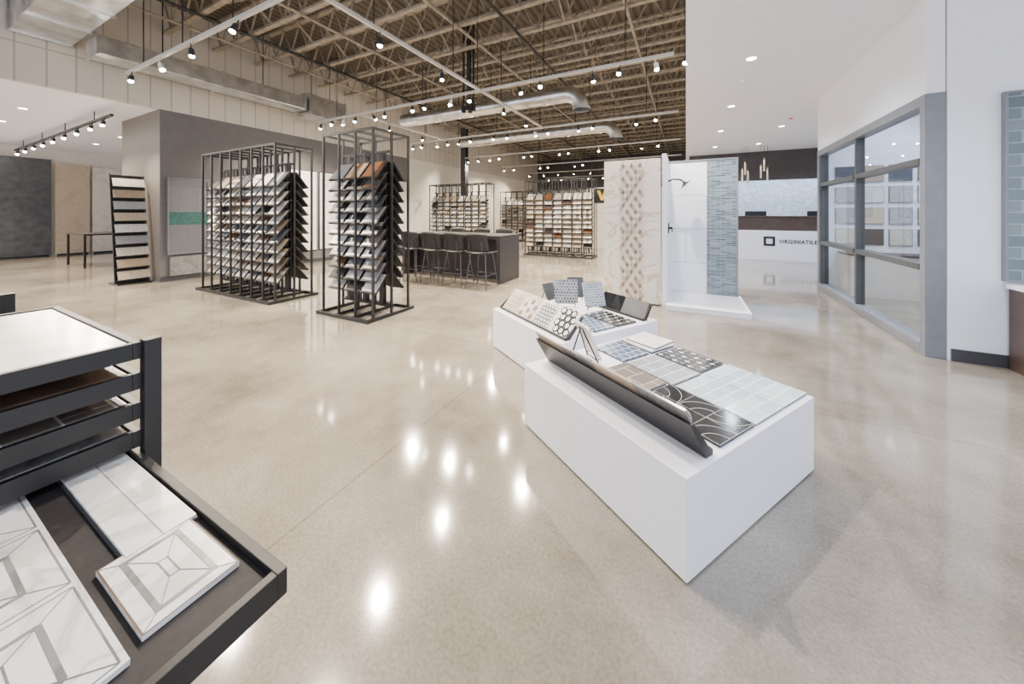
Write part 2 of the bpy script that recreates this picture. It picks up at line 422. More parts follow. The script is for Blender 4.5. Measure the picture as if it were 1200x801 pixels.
def rack(cx,cy,L,D,ncol,nrow,ztop,Hh,sides,label,grp,weights,far=False,pitchz=.148):
    root=emp('sample_rack',(cx,cy,0),label=label,category='display rack',group='tile sample racks')
    p=L/ncol
    for y in(-D/2,D/2-.04):mk('base_rail',MB().box(-L/2-.02,y,0,L/2+.02,y+.04,.04),blackm,root)
    for i in range(ncol+1):
        x=-L/2+i*p;mk('base_rail',MB().box(x-.02,-D/2+.04,0,x+.02,D/2-.04,.04),blackm,root)
    yp=D/2-.10
    for i in range(ncol+1):
        x=-L/2+i*p
        for s_ in(-1,0,1):
            if s_==0 and far:continue
            mk('post',MB().box(x-.013,s_*yp-.013,.04,x+.013,s_*yp+.013,Hh),blackm,root)
    for s_ in(-1,1):mk('top_rail',MB().box(-L/2-.015,s_*yp-.015,Hh,L/2+.015,s_*yp+.015,Hh+.03),blackm,root)
    for i in range(ncol+1):
        x=-L/2+i*p;mk('top_rail',MB().box(x-.015,-yp+.015,Hh,x+.015,yp-.015,Hh+.03),blackm,root)
    for i in range(ncol):
        x=-L/2+(i+.5)*p
        for s_ in sides:
            br_=MB().box(-.03,-.035,.12,.03,-.02,ztop+.12)
            for z in(ztop+.12,.12):br_.box(-p/2+.013,-.033,z,p/2-.013,-.022,z+.025)
            for k in range(nrow):
                z=ztop-k*pitchz
                M=Matrix.Translation((0,-.05,z))@Matrix.Rotation(TH,4,'X')
                br_.box(-BW/2+.004,-BL-.014,-.012,BW/2-.004,.012,-.002,0,M)
                br_.box(-BW/2+.004,-BL-.014,-.002,BW/2-.004,-BL-.004,.024,0,M)
            mk('bracket_column',br_,blackm,root,loc=(x,0,0),rot=(0,0,0 if s_<0 else math.pi))
    pool=[bd for bd in boards if bd[1] in weights]
    for i in range(ncol):
        x=-L/2+(i+.5)*p
        for s_ in sides:
            for k in range(nrow):
                z=ztop-k*pitchz
                if R.random()<.03 :continue
                n=R.choice(weights);me,n,v=R.choice([bd for bd in pool if bd[1]==n])
                rz=0 if s_<0 else math.pi
                if far:
                    far_list.append((me,Matrix.Translation((cx+x,cy+s_*.05,z))@Matrix.Rotation(rz,4,'Z')@Matrix.Rotation(TH,4,'X')))
                else:
                    mk('sample_board',me,None,loc=(cx+x,cy+s_*.05,z),rot=(TH,0,rz),
                       label=n+('',' striped',' banded')[v]+' tile sample board on a sloped rack bracket',category='tile sample',group=grp)
mixed=['ivory','white','light gray','taupe','sand','charcoal','walnut brown','gray marble','cream','slate','white','ivory','light gray','taupe','slate']
light=['ivory','white','cream','light gray','sand','white']
rack(-6.6,3.22,2.25,.76,7,11,2.0,2.38,(-1,1),'wide black steel rack of sloped tile sample boards','samples on the wide rack',mixed)
rack(-3.95,3.3,.96,.80,3,11,2.04,2.4,(-1,1),'narrow tall black steel rack of sloped tile samples','samples on the narrow rack',['ivory','taupe','sand','charcoal','walnut brown','slate','light gray','gray marble','white','charcoal'])
rack(-3.6,10.45,2.2,.76,7,11,2.0,2.4,(-1,),'black steel rack with white and tan tile samples behind the table','samples on the distant rack',['ivory','cream','white','sand','walnut brown','white','cream'])
rack(-7.45,10.45,2.5,.76,8,11,2.0,2.4,(-1,),'black steel rack with pale tile samples behind the table','samples on the distant pale rack',light,far=True)
rack(-7.0,15.2,2.5,.76,8,10,2.0,2.4,(-1,),'black steel rack of pale tile samples at the far end','x',light,far=True)
rack(-2.6,15.6,2.5,.76,8,10,2.0,2.4,(-1,),'black steel rack of mixed tile samples at the far end','x',mixed,far=True)
st=MB();mats=[]
for me,M in far_list:
    idx=[]
    for m_ in me.materials:
        if m_ not in mats:mats.append(m_)
        idx.append(mats.index(m_))
    for p_ in me.polygons:
        st.add([me.vertices[i].co for i in p_.vertices],[tuple(range(len(p_.vertices)))],idx[p_.material_index],M)
me=bpy.data.meshes.new('sample_boards');me.from_pydata(st.v,[],st.f)
for m_ in mats:me.materials.append(m_)
me.polygons.foreach_set('material_index',st.m)
o=bpy.data.objects.new('sample_boards',me);col.objects.link(o);props(o,dict(kind='stuff',label='distant tile sample boards on the far racks',category='tile sample'))

# -------------------------------------------------- consultation table + chairs
tb=emp('work_table',(-4.4,6.1,0),label='long dark espresso counter-height table with slab ends',category='table')
mk('table_top',MB().box(-1.25,-.42,.85,1.25,.42,.92),woodtop,tb,bevel=.003)
for x in(-1.25,1.17):mk('end_panel',MB().box(x,-.42,0,x+.08,.42,.85),woodtop,tb,bevel=.003)
mk('center_panel',MB().box(-1.17,-.03,0,1.17,.03,.85),woodtop,tb)
def stool():
    r=emp('counter_stool',(0,0,0))
    s=MB();n=8;vs=[]
    for i in range(n+1):
        for j in range(n+1):
            u=i/n*2-1;v=j/n*2-1
            vs.append((u*.225,v*.21,.64+.03*u*u-.015*(1-v*v)+(.0 if v<.8 else -.015)))
    fs=[(i*(n+1)+j,(i+1)*(n+1)+j,(i+1)*(n+1)+j+1,i*(n+1)+j+1) for i in range(n) for j in range(n)]
    o=mk('seat',s.add(vs,fs),plastic,r,smooth=True);m=o.modifiers.new('s','SOLIDIFY');m.thickness=.022
    s=MB();vs=[]
    for i in range(n+1):
        for j in range(n+1):
            u=i/n*2-1;v=j/n
            w=.235-.015*v*v
            vs.append((u*w,-.22-.05*v+.07*u*u,.665+.33*v-.02*u*u*v))
    o=mk('backrest',s.add(vs,fs),plastic,r,smooth=True);m=o.modifiers.new('s','SOLIDIFY');m.thickness=.018
    for sx in(-1,1):
        mk('back_support',MB().tube([(sx*.12,-.12,.615),(sx*.13,-.2,.63),(sx*.13,-.215,.70),(sx*.12,-.235,.84)],.009,8),chrome,r,smooth=True)
        for sy in(-1,1):
            mk('leg',MB().tube([(sx*.15,sy*.14,.622),(sx*.22,sy*.22,0)],.011,8),chrome,r,smooth=True)
    f=MB();z=.24;a=.193
    q=[(-a,-a,z),(a,-a,z),(a,a,z),(-a,a,z)]
    for i in range(4):f.tube([q[i],q[(i+1)%4]],.008,8)
    mk('footrest',f,chrome,r,smooth=True)
    return r
st0=stool();st0.location=(-4.95,5.35,0)
allst=[st0]
for x in(-4.4,-3.87,-3.34):allst.append(dup(st0,(x,5.33,0),(0,0,rad(R.uniform(-8,8)))))
for x in(-5.1,-4.4,-3.8):allst.append(dup(st0,(x,6.85,0),(0,0,math.pi)))
for o in allst:props(o,dict(label='black plastic counter stool with chrome legs at the table',category='stool',group='counter stools at the dark table'))

# ---------------------------------------------------------- shower display
sd=emp('shower_display',(0,0,0),label='walk-in shower mockup with white tile and slate mosaic',category='shower display')
mk('back_wall',MB().box(-.25,6.3,.06,.30,6.36,2.2),whitet,sd)
mk('mosaic_strip',MB().box(.30,6.29,.06,.70,6.36,2.2),mosb,sd)
mk('edge_trim',MB().box(.70,6.28,.0,.72,6.37,2.22),alum,sd)
mk('top_trim',MB().box(-.25,6.28,2.2,.70,6.37,2.22),alum,sd)
mk('side_wall',MB().box(-.31,5.42,.0,-.25,6.36,2.22),whitelam,sd)
mk('shower_pan',MB().box(-.25,5.3,0,.72,6.29,.06),floort,sd)
mk('pan_curb',MB().box(-.25,5.24,0,.75,5.3,.075).box(.72,5.3,0,.75,6.28,.075),whitelam,sd,bevel=.004)
mk('shower_arm',MB().tube([(-.25,5.95,1.86),(-.18,5.95,1.89),(-.08,5.95,1.88),(-.03,5.95,1.84)],.013,10),plastic,sd,smooth=True)
mk('shower_head',MB().tube([(-.03,5.95,1.845),(-.02,5.95,1.82),(.0,5.95,1.80)],[.015,.03,.10],20),plastic,sd,smooth=True)
mk('valve_handle',MB().tube([(-.25,5.95,1.12),(-.235,5.95,1.12)],.085,20).tube([(-.235,5.95,1.12),(-.19,5.95,1.12)],.02,12).box(-.2,5.94,1.05,-.185,5.96,1.12),plastic,sd,smooth=True)
mp_=emp('marble_display_panel',(-1.14,5.42,0),label='freestanding gold-veined marble panel with a vertical tan mosaic band',category='display panel')
mk('panel_board',MB().box(0,0,.02,.81,.05,2.16),marG,mp_)
mk('panel_foot',MB().box(.02,-.02,0,.79,.09,.02),blackm,mp_)
hx=MB();rw=0;z=.07
HM=Matrix.Rotation(math.pi/2,4,'X')
dw,dh=.042,.050
while z<2.12:
    for cidx in range(6 if rw%2 else 5):
        x=.405+(cidx-(2.5 if rw%2 else 2))*dw*1.45
        mi=1 if (rw+cidx*2)%4==0 else (2 if (rw+cidx)%3==0 else 0)
        hx.prism([(x-dw*.7,z),(x,z-dh*.93),(x+dw*.7,z),(x,z+dh*.93)],.001,.003,mi,HM)
    z+=dh;rw+=1
mk('mosaic_band',hx,[slabW,tant,slabB],mp_)

# --------------------------------------------------------------- reception
rd=emp('reception_desk',(1.34,12.1,0),label='white reception desk with dark wood upper counter and lettering',category='reception desk')
mk('desk_body',MB().box(0,0,0,3.6,.7,.86),whitelam,rd,bevel=.004)
mk('desk_counter',MB().box(.02,.06,.86,3.58,.4,1.24).box(0,.02,1.24,3.6,.45,1.28),wood,rd,bevel=.003)
lg=MB();x0,z0,a,t=.66,.42,.27,.06
lg.box(x0,-.012,z0,x0+a,-.001,z0+t).box(x0,-.012,z0+a-t,x0+a,-.001,z0+a).box(x0,-.012,z0+t,x0+t,-.001,z0+a-t).box(x0+a-t,-.012,z0+t,x0+a,-.001,z0+a-t)
mk('logo_square',lg,plastic,rd)
cu=bpy.data.curves.new('t','FONT');cu.body='VIRGINIATILE';cu.size=.15;cu.extrude=.004;cu.space_character=1.12;cu.offset=.003
to=bpy.data.objects.new('t',cu);col.objects.link(to)
bpy.context.view_layer.update()
dg=bpy.context.evaluated_depsgraph_get()
me=bpy.data.meshes.new_from_object(to.evaluated_get(dg));bpy.data.objects.remove(to)
me.materials.clear();me.materials.append(plastic)
wd_=max(v.co.x for v in me.vertices)
for v in me.vertices:v.co.x*=.84/wd_
o=bpy.data.objects.new('desk_lettering',me);col.objects.link(o);o.parent=rd;o.location=(1.02,-.006,.505);o.rotation_euler=(math.pi/2,0,0)
for x in(1.9,3.4):
    m_=emp('monitor',(x,12.7,.861),label='black desktop monitor behind the reception counter',category='monitor',group='reception monitors')
    mk('monitor_screen',MB().box(-.27,-.02,.20,.27,.02,.56),plastic,m_,bevel=.004)
    mk('monitor_stand',MB().box(-.1,-.07,0,.1,.09,.012).box(-.02,.021,.012,.02,.035,.35),plastic,m_)
gl_=PM('pendant_glass',(.62,.52,.38),.15,metal=.6)
for x,l in((1.55,.98),(1.62,.78),(1.69,1.05),(2.02,.9),(2.1,.7),(2.18,.98)):
    p_=emp('pendant_lamp',(x,12.6,H),label='slim brass rod pendant above the reception desk',category='pendant lamp',group='reception pendants')
    mk('pendant_cord',MB().tube([(0,0,0),(0,0,-l+.3)],.004,6),blackm,p_)
    mk('pendant_cap',MB().tube([(0,0,-l+.32),(0,0,-l+.26)],.022,16),brass,p_,smooth=True)
    mk('pendant_shade',MB().tube([(0,0,-l+.26),(0,0,-l-.08)],.026,16),gl_,p_,smooth=True)

# ------------------------------------------------ right cabinet, tile panel
tp=emp('tile_wall_panel',(2.47,4.61,.76),label='framed glossy blue-gray tile panel on the white wall',category='tile panel')
mk('tile_field',MB().box(.02,-.02,.02,.98,.018,1.63),bluegl,tp)
mk('panel_frame',MB().box(0,-.025,0,1,.018,.02).box(0,-.025,1.63,1,.018,1.65).box(0,-.025,.02,.02,.018,1.63).box(.98,-.025,.02,1,.018,1.63),alum,tp)
cb=emp('side_cabinet',(2.5,4.05,0),label='dark wood base cabinet with white counter against the wall',category='cabinet')
mk('cabinet_body',MB().box(0,.03,.0,1.4,.55,.7),wood,cb)
mk('countertop',MB().box(-.02,0,.7,1.42,.55,.74),whitelam,cb,bevel=.003)
for x in(.02,.48,.94):
    d=mk('door',MB().box(x,.012,.1,x+.44,.03,.68),wood,cb,bevel=.002)
    mk('handle',MB().box(x+.38,-.002,.4,x+.395,.012,.58),chrome,d)
# office contents
tbx=emp('office_table',(3.9,6.4,0),label='dark wood meeting table seen through the glass',category='table')
mk('table_top',MB().box(-.45,-.9,.72,.45,.9,.76),wood,tbx,bevel=.003)
for x in(-.42,.36):
    for y in(-.85,.79):mk('leg',MB().box(x,y,0,x+.06,y+.06,.72),blackm,tbx)
for i in range(6):
    for j in range(3):
        q=(i*3+j*4)%10
        mk('wall_sample',MB().box(-.02,-.19,-.19,0,.19,.19).box(-.024,-.18,-.18,-.02,.18,.18,1),[alum,tm[q][1]],loc=(5.6,5.15+i*.48,1.0+j*.48),
           label=tones[q][0]+' square tile sample mounted on the office wall',category='tile sample',group='office wall samples')
for i in range(9):
    for j in range(4):
        q=(i*5+j*3)%10
        if q in(3,6):q=2
        mk('wall_sample',MB().box(-.14,-.02,-.14,.14,0,.14).box(-.132,-.024,-.132,.132,-.02,.132,1),[alum,tm[q][1]],loc=(2.5+i*.34,8.0,.95+j*.36),
           label=tones[q][0]+' square tile sample on the office end wall',category='tile sample',group='office end wall samples')
oc=emp('office_cabinet',(5.2,6.5,0),label='low white cabinet below office samples',category='cabinet')
mk('cabinet_body',MB().box(-.1,-1.4,0,.38,1.4,.66),whitelam,oc);mk('countertop',MB().box(-.12,-1.42,.66,.38,1.42,.69),wood,oc)
oc=emp('office_cabinet',(3.7,7.7,0),label='low white cabinet along the office end wall',category='cabinet')
mk('cabinet_body',MB().box(-1.3,-.2,0,1.2,.28,.66),creamw,oc);mk('countertop',MB().box(-1.32,-.22,.66,1.2,.28,.69),wood,oc)

# ------------------------------------------------------------- left displays
def slab(y0,y1,z1,m_,lab):
    r=emp('stone_slab',(-18,0,0),label=lab,category='stone slab')
    mk('slab_face',MB().box(.12,y0,.06,.15,y1,z1),m_,r);mk('slab_stand',MB().box(.02,y0+.05,0,.2,y1-.05,.06).box(.06,y0+.1,.06,.12,y0+.16,z1-.2).box(.06,y1-.16,.06,.12,y1-.1,z1-.2),blackm,r)
slab(.9,1.95,3.05,slabW,'tall ivory stone slab standing in a rack')
slab(2.0,3.0,3.05,slabD,'tall charcoal stone slab standing in a rack')
slab(3.08,3.78,2.95,slabB,'tall beige stone slab standing in a rack')
slab(3.84,4.5,2.9,slabW,'tall creamy white stone slab standing in a rack')
TX,TY=-9.55,2.56
tw=emp('sample_tower',(TX,TY,0),rad(90),label='slim black stand of sloped tile samples beside the taupe wall',category='display rack')
for sx in(-1,1):
    a_,b_=sx*.225,sx*.235
    mk('tower_side',MB().add([(a_,y,z) for y,z in((.0,0),(.035,0),(.325,2.12),(.29,2.12))]+[(b_,y,z) for y,z in((.0,0),(.035,0),(.325,2.12),(.29,2.12))],[(0,1,2,3),(4,7,6,5),(0,4,5,1),(1,5,6,2),(2,6,7,3),(3,7,4,0)]),blackm,tw)
mk('tower_foot',MB().box(-.235,-.12,0,.235,.33,.03),blackm,tw)
bk=MB().add([(sx,y,z) for sx in(-.222,.222) for y,z in((.03,.03),(.04,.03),(.325,2.1),(.315,2.1))],[(0,1,2,3),(4,7,6,5),(0,4,5,1),(1,5,6,2),(2,6,7,3),(3,7,4,0)])
mk('tower_back',bk,blackm,tw)
for k in range(9):
    z=2.08-k*.222
    yb=.33*z/2.12-.07
    mk('tower_shelf',MB().box(-.222,yb-.10,z-.222,.222,yb+.02,z-.216),blackm,tw)
    n,m_=tm[(0,4,2,8,1,7,0,4,8)[k]]
    d=MB().box(-.22,-.175,0,.22,0,.008,0).box(-.217,-.172,.008,.217,-.003,.016,1)
    mk('tile_sample',d,[blackm,m_],loc=(TX-yb,TY,z-.052),rot=(rad(66),0,rad(90)),label=n+' tile sample leaning on the black stand',category='tile sample',group='samples on the black stand')
wd=emp('wall_display_board',(-9.19,2.95,.1),label='gray framed wall display with a teal mosaic band',category='display board')
mk('board_tile',MB().box(0,.0,.45,.03,.62,1.02).box(0,0,1.28,.03,.62,1.95),grayt,wd)
mk('mosaic_band',MB().box(0,0,1.02,.035,.62,1.28),tealt,wd)
mk('board_frame',MB().box(0,-.02,.43,.045,.0,1.97).box(0,.62,.43,.045,.64,1.97).box(0,0,1.95,.045,.62,1.97).box(0,0,.43,.045,.62,.45),alum,wd)
mk('lower_board',MB().box(0,.02,0,.03,.6,.38),marT,wd)
for i in range(5):
    y=5.2+i*.9
    r=emp('wall_display_board',(-9.19,y,0),label=('white marble' if i%2 else 'pale gray tile')+' display board hung on the gray wall',category='display board',group='tall wall display boards')
    mk('board_face',MB().box(.015,0,.35,.03,.8,2.5),marW if i%2 else [marP,marW,slabW][i%3],r);mk('board_frame',MB().box(0,-.02,.33,.014,.82,2.52),blackm,r)
sm=emp('side_table',(-13.9,3.2,0),label='slim dark metal table standing in the alcove',category='table')
mk('table_top',MB().box(-.7,-.5,.80,.7,.5,.84),woodtop,sm)
for x in(-.7,.66):
    for y in(-.5,.46):mk('leg',MB().box(x,y,0,x+.04,y+.04,.80),blackm,sm)
yel=PM('emblem_yellow',(.8,.55,.03),.4)
for i,(x,m_) in enumerate(((-8.4,tealt),(-6.9,marW),(-5.2,yel),(-3.6,marG),(-1.9,bluep),(-.8,yel))):
    r=emp('feature_board',(x,21.98,1.2),label='colored tile feature panel on the far wall',category='display panel',group='far wall tile panels')
    mk('panel_face',MB().box(-.4,-.03,0,.4,-.012,1.2),m_,r);mk('panel_frame',MB().box(-.44,-.011,-.04,.44,.018,1.24),blackm,r)
em=emp('emblem_stand',(-2.85,13.2,0),label='freestanding white board with a black and yellow emblem',category='display board')
mk('stand_board',MB().box(-.6,0,0,.9,.08,2.35),creamw,em)
mk('emblem_plate',MB().box(-.28,-.015,1.75,.28,-.001,2.3),blackm,em)
mk('emblem_mark',MB().prism([(-.2,2.23),(-.08,2.23),(0,2.01),(.08,2.23),(.2,2.23),(.05,1.85),(-.05,1.85)],.0151,.02,0,HM),yel,em)

# ---------------------------------------------------- white plinths + samples
ang=rad(57.2)
def plinth(loc,label):
    r=emp('display_plinth',loc,ang,label=label,category='display plinth',group='white display plinths')
    mk('plinth_body',MB().box(0,0,.008,1.1,1.1,.388),whitelam,r,bevel=.003)
    mk('plinth_base',MB().box(.03,.03,0,1.07,1.07,.008),blackm,r)
    return r
PA=Vector((.003,1.389,0));PB=Vector((-.822,2.409,0))
plinth(PA,'low white square plinth displaying tile boards and easel');plinth(PB,'low white square plinth with hexagon mosaics and easels')
RZ=Matrix.Rotation(ang,3,'Z')
def on(P,x,y,z=.388):return P+RZ@Vector((x,y,0))+Vector((0,0,z))
def panel(P,x0,y0,x1,y1,m_,label,z=.389,t=.012,back=None,extra=None,rot=0,name='tile_sheet'):
    cx,cy=(x0+x1)/2,(y0+y1)/2;w,h=x1-x0,y1-y0
    d=MB().box(-w/2,-h/2,0,w/2,h/2,t*.5,0).box(-w/2,-h/2,t*.5,w/2,h/2,t,1)
    mats=[back or blackm,m_]
    if extra:extra(d,w,h,t);mats.append(creamt);mats.append(marT)
    return mk(name,d,mats,loc=on(P,cx,cy,z),rot=(0,0,ang+rot),label=label,category='tile sample')
def arcs(d,w,h,t):
    g=w/2
    n=14
    for i in range(2):
        for j in range(3):
            cx=-w/2+i*g;cy=-h/2+j*g
            if cy+g>h/2+.001:continue
            ox,oy,a0=((0,0,0),(g,g,180),(g,0,90),(0,g,270))[(i+j*3)%4]
            for rr_ in(g*.55,g*.95):
                for k in range(n):
                    a=rad(a0+90*k/n);b_=rad(a0+90*(k+1)/n)
                    q=[(cx+ox+r2*math.cos(aa),cy+oy+r2*math.sin(aa)) for r2,aa in((rr_-.0008,a),(rr_+.0008,a),(rr_+.0008,b_),(rr_-.0008,b_))]
                    d.prism(q,t,t+.0006,2)
            d.prism([(cx,cy),(cx+g,cy),(cx+g,cy+.001),(cx,cy+.001)],t,t+.0006,2)
            d.prism([(cx,cy),(cx+.001,cy),(cx+.001,cy+g),(cx,cy+g)],t,t+.0006,2)
def stars(d,w,h,t):
    n=5
    for i in range(n):
        for j in range(6):
            cx=-w/2+(i+.5)*w/n;cy=-h/2+(j+.5)*h/6;r_=w/n*.46
            pts=[(cx+(r_ if k%2==0 else r_*.35)*math.cos(rad(k*45)),cy+(r_ if k%2==0 else r_*.35)*math.sin(rad(k*45))) for k in range(8)]
            d.prism(pts,t,t+.0006,2 if (i+j)%2 else 3)
panel(PA,.56,.03,.82,.42,paleb,'glossy pale blue tile panel lying on the plinth')
panel(PA,.83,.03,1.09,.42,paleb,'glossy pale blue tile panel at the plinth corner')
panel(PA,.27,.03,.55,.45,blackt,'black tile panel with thin white arc lines',extra=arcs)
panel(PA,.56,.44,.82,.77,greyp,'gray tile panel with white grout')
panel(PA,.27,.47,.545,.77,taupep,'taupe brown tile panel lying flat')
panel(PA,.83,.45,1.08,.76,blackt,'dark tile panel with pale star pattern',extra=stars)
panel(PA,.56,.79,.81,1.06,bluep,'blue square mosaic panel lying flat')
panel(PA,.83,.79,1.08,1.06,marP,'white marble tile panel',t=.02)
panel(PA,.86,.80,1.09,1.04,marP,'white marble tile stacked on another tile',z=.4095,t=.012,rot=.1)
def holder(P,xb,y0,y1,face,lean,h,label):
    r=emp('tile_holder',on(P,xb,y0,.389),ang,label=label,category='tile holder')
    L=y1-y0;dx=-face*lean;th=.008
    d=MB()
    prof=[(0,0),(dx,h),(dx-th*face,h),(-th*face,0)]
    d.add([(p[0],0,p[1]) for p in prof]+[(p[0],L,p[1]) for p in prof],[(0,1,2,3),(7,6,5,4),(0,4,5,1),(1,5,6,2),(2,6,7,3),(3,7,4,0)])
    mk('back_plate',d,blackm,r)
    mk('front_lip',MB().box(min(0,face*.04),0,0,max(0,face*.04),L,.006).box(face*.04-.003,0,.006,face*.04+.003,L,.022),blackm,r)
    for yy in(-.006,L):
        g=MB();pts=[(-th*face,0),(face*.04,0),(face*.04,.022),(face*.02,.03),(dx+.014*face,h),(dx-th*face,h)];n=len(pts)
        g.add([(p[0],yy,p[1]) for p in pts]+[(p[0],yy+.006,p[1]) for p in pts],[tuple(range(n)),tuple(range(2*n-1,n-1,-1))]+[(i,(i+1)%n,n+(i+1)%n,n+i) for i in range(n)])
        mk('side_gusset',g,blackm,r)
    return r
def lean_tile(P,xb,ya,yb,face,lean,h,mats,label,off=.006,deco=None,hh=None,group=None):
    th=math.atan2(lean,h);Ls=math.hypot(lean,h) if hh is None else hh
    w=yb-ya
    d=MB().box(0,0,0,.010,w,Ls,0)
    if deco:deco(d,w,Ls)
    loc=on(P,xb+face*off,ya,.389+.010)
    M=Matrix.Rotation(ang,4,'Z')@Matrix.Rotation(-th*face,4,'Y')
    return mk('leaning_tile',d,mats,loc=loc,rot=M.to_euler(),label=label,category='tile sample',group=group)
holder(PA,.17,.03,1.06,1,.10,.16,'long black angled tile holder seen from behind')
for i in range(4):
    lean_tile(PA,.17,.04+i*.255,.29+i*.255,1,.10,.16,[slabB if i%2 else marT],('beige' if i%2 else 'gray')+' stone tile leaning in the black holder',hh=.235,group='tiles leaning in the long holder')
def hexdeco(rings,s_):
    def f(d,w,L):
        j=0;z=s_
        while z<L-s_*.8:
            y=s_+(s_*.88 if j%2 else 0);i=0
            while y<w-s_*.8:
                def hexa(k_,x0,x1,mi):
                    pts=[(y+s_*k_*math.cos(rad(a+30)),z+s_*k_*math.sin(rad(a+30))) for a in range(0,360,60)]
                    d.add([(x0,p[0],p[1]) for p in pts]+[(x1,p[0],p[1]) for p in pts],[tuple(range(6))]+[(q,(q+1)%6,6+(q+1)%6,6+q) for q in range(6)],mi)
                if rings:
                    hexa(.99,-.001,0,1);hexa(.66,-.002,-.001,2)
                else:
                    hexa(.93,-.0015,0,1 if (i+(j%2)*2)%3==0 else 2)
                y+=s_*1.76;i+=1
            z+=s_*1.53;j+=1
    return f
holder(PB,.10,.03,1.06,-1,.14,.15,'long black angled holder with hexagon mosaics')
for i,(mA,mB,mC,lab,dc) in enumerate(((marP,blackt,marP,'white sheet of black outlined hexagon mosaic',hexdeco(True,.036)),(marP,slabD,marP,'white hexagon mosaic with dark accents',hexdeco(True,.022)),(slabW,tant,marW,'ivory hexagon mosaic with tan accents',hexdeco(False,.03)),(slabW,slabB,slabW,'beige hexagon mosaic sheet',hexdeco(True,.03)))):
    lean_tile(PB,.10,.04+i*.255,.29+i*.255,-1,.14,.15,[mA,mB,mC],lab+' leaning in the holder',off=.017,deco=dc,hh=.235,group='hexagon mosaic sheets')
holder(PB,1.0,.05,.62,-1,.08,.13,'short black angled holder at the plinth edge')
for i in range(2):lean_tile(PB,1.0,.06+i*.28,.33+i*.28,-1,.08,.13,[blackt if i else slabD],'dark tile leaning in the short holder',off=.017,hh=.16)
panel(PB,.38,.05,.62,.45,bluep,'blue mosaic tile strip lying flat');panel(PB,.64,.05,.88,.45,blackt,'black and white star tile lying flat',extra=stars)
panel(PB,.36,.5,.58,.95,marP,'white marble tile lying on the plinth')
def easel(P,x,y,w,h,m_,yaw,label,lz=.389):
    loc=on(P,x,y,lz)
    r=emp('tabletop_easel',loc,yaw,label='small black wire easel on the white plinth',category='easel',group='tabletop easels')
    e=MB()
    for sx in(-1,1):e.tube([(sx*w*.4,-.04,0),(sx*w*.12,.05,h*1.0)],.005,8).tube([(sx*w*.35,-.024,.03),(sx*w*.35,-.055,.03)],.004,8).tube([(sx*w*.35,-.055,.03),(sx*w*.35,-.055,.045)],.004,8)
    e.tube([(0,.13,0),(0,.05,h*1.0)],.005,8).tube([(-w*.35,-.024,.03),(w*.35,-.024,.03)],.004,8).tube([(-w*.14,.05,h),(w*.14,.05,h)],.004,8)
    mk('easel_frame',e,blackm,r)
    th=math.atan2(.09,h)
    d=MB().box(-w/2,-.012,0,w/2,0,h,0)
    M=Matrix.Rotation(yaw,4,'Z')@Matrix.Rotation(-th,4,'X')
    lo=loc+Matrix.Rotation(yaw,3,'Z')@Vector((0,-.036,.036))
    mk('easel_tile',d,[m_],loc=lo,rot=M.to_euler(),label=label,category='tile sample')
cy=rad(27)
gr2=brick('gray_mosaic_vertical',(.22,.25,.28),(.36,.39,.43),(.6,.6,.62),.05,.025,'xz',.003)
gr3=brick('gray_hex_vertical',(.09,.09,.10),(.2,.21,.23),(.45,.46,.48),.03,.03,'xz',.003)
easel(PB,.70,.80,.24,.24,gr3,cy-.1,'gray patterned tile sample displayed on an easel')
easel(PB,.86,.56,.22,.24,gr2,cy+.25,'gray brick tile sample displayed on an easel')
easel(PB,.64,1.0,.16,.18,slabD,cy+.7,'charcoal tile sample displayed on an easel')
easel(PB,.95,.94,.18,.22,slabD,cy,'dark gray tile sample displayed on an easel')
easel(PA,.38,.93,.2,.22,marP,rad(132),'white marble tile displayed on an easel')

# ----------------------------------------------------- near tile tray rack
fr_=emp('tray_rack',(0,0,0),label='black steel rack with stacked open tile trays',category='display rack')
def tray(r,x0,y0,x1,y1,z,rim=.055,w=.020,name='tray',fl=.012):
    t=MB().box(x0,y0,z-rim,x1,y0+w,z,0).box(x0,y1-w,z-rim,x1,y1,z,0).box(x0,y0+w,z-rim,x0+w,y1-w,z,0).box(x1-w,y0+w,z-rim,x1,y1-w,z,0)
    t.box(x0+w,y0+w,z-rim+.004,x1-w,y1-w,z-fl,1)
    return mk(name,t,[blackm,trayin],r,bevel=.0015)
tray(fr_,-1.72,-.38,-.755,.43,.6,fl=.016)
for z in(.946,.85,.757,.67):tray(fr_,-2.45,-.38,-1.53,.43,z,rim=.052,fl=.018)
for y in(.43,-.42):mk('post',MB().box(-1.55,y,0,-1.51,y+.04,.952),blackm,fr_,bevel=.002)
for y in(.43,-.42):mk('post',MB().box(-2.45,y,0,-2.41,y+.04,.90),blackm,fr_,bevel=.002)
for y in(.43,-.42):mk('base_rail',MB().box(-2.41,y,0.05,-1.55,y+.04,.1),blackm,fr_)
def flat(x0,y0,x1,y1,z,m_,label,t=.012,name='tile_sample',extra=None,grp=None,rot=0):
    d=MB().box(x0-(x0+x1)/2,y0-(y0+y1)/2,0,(x1-x0)/2,(y1-y0)/2,t,0);mats=[m_]
    if extra:extra(d,x1-x0,y1-y0,t);mats+= [marT,brownt,marW]
    return mk(name,d,mats,loc=((x0+x1)/2,(y0+y1)/2,z),rot=(0,0,rot),bevel=.001,label=label,category='tile sample',group=grp)
zf=.585
flat(-1.64,.278,-1.09,.408,zf,darkm,'dark backing board under white marble tiles',t=.005)
flat(-1.635,.282,-1.095,.3425,zf+.0055,marW,'long white marble tile on a backing board',t=.007)
flat(-1.635,.344,-1.095,.404,zf+.0055,marW,'long white marble tile on a backing board',t=.007)
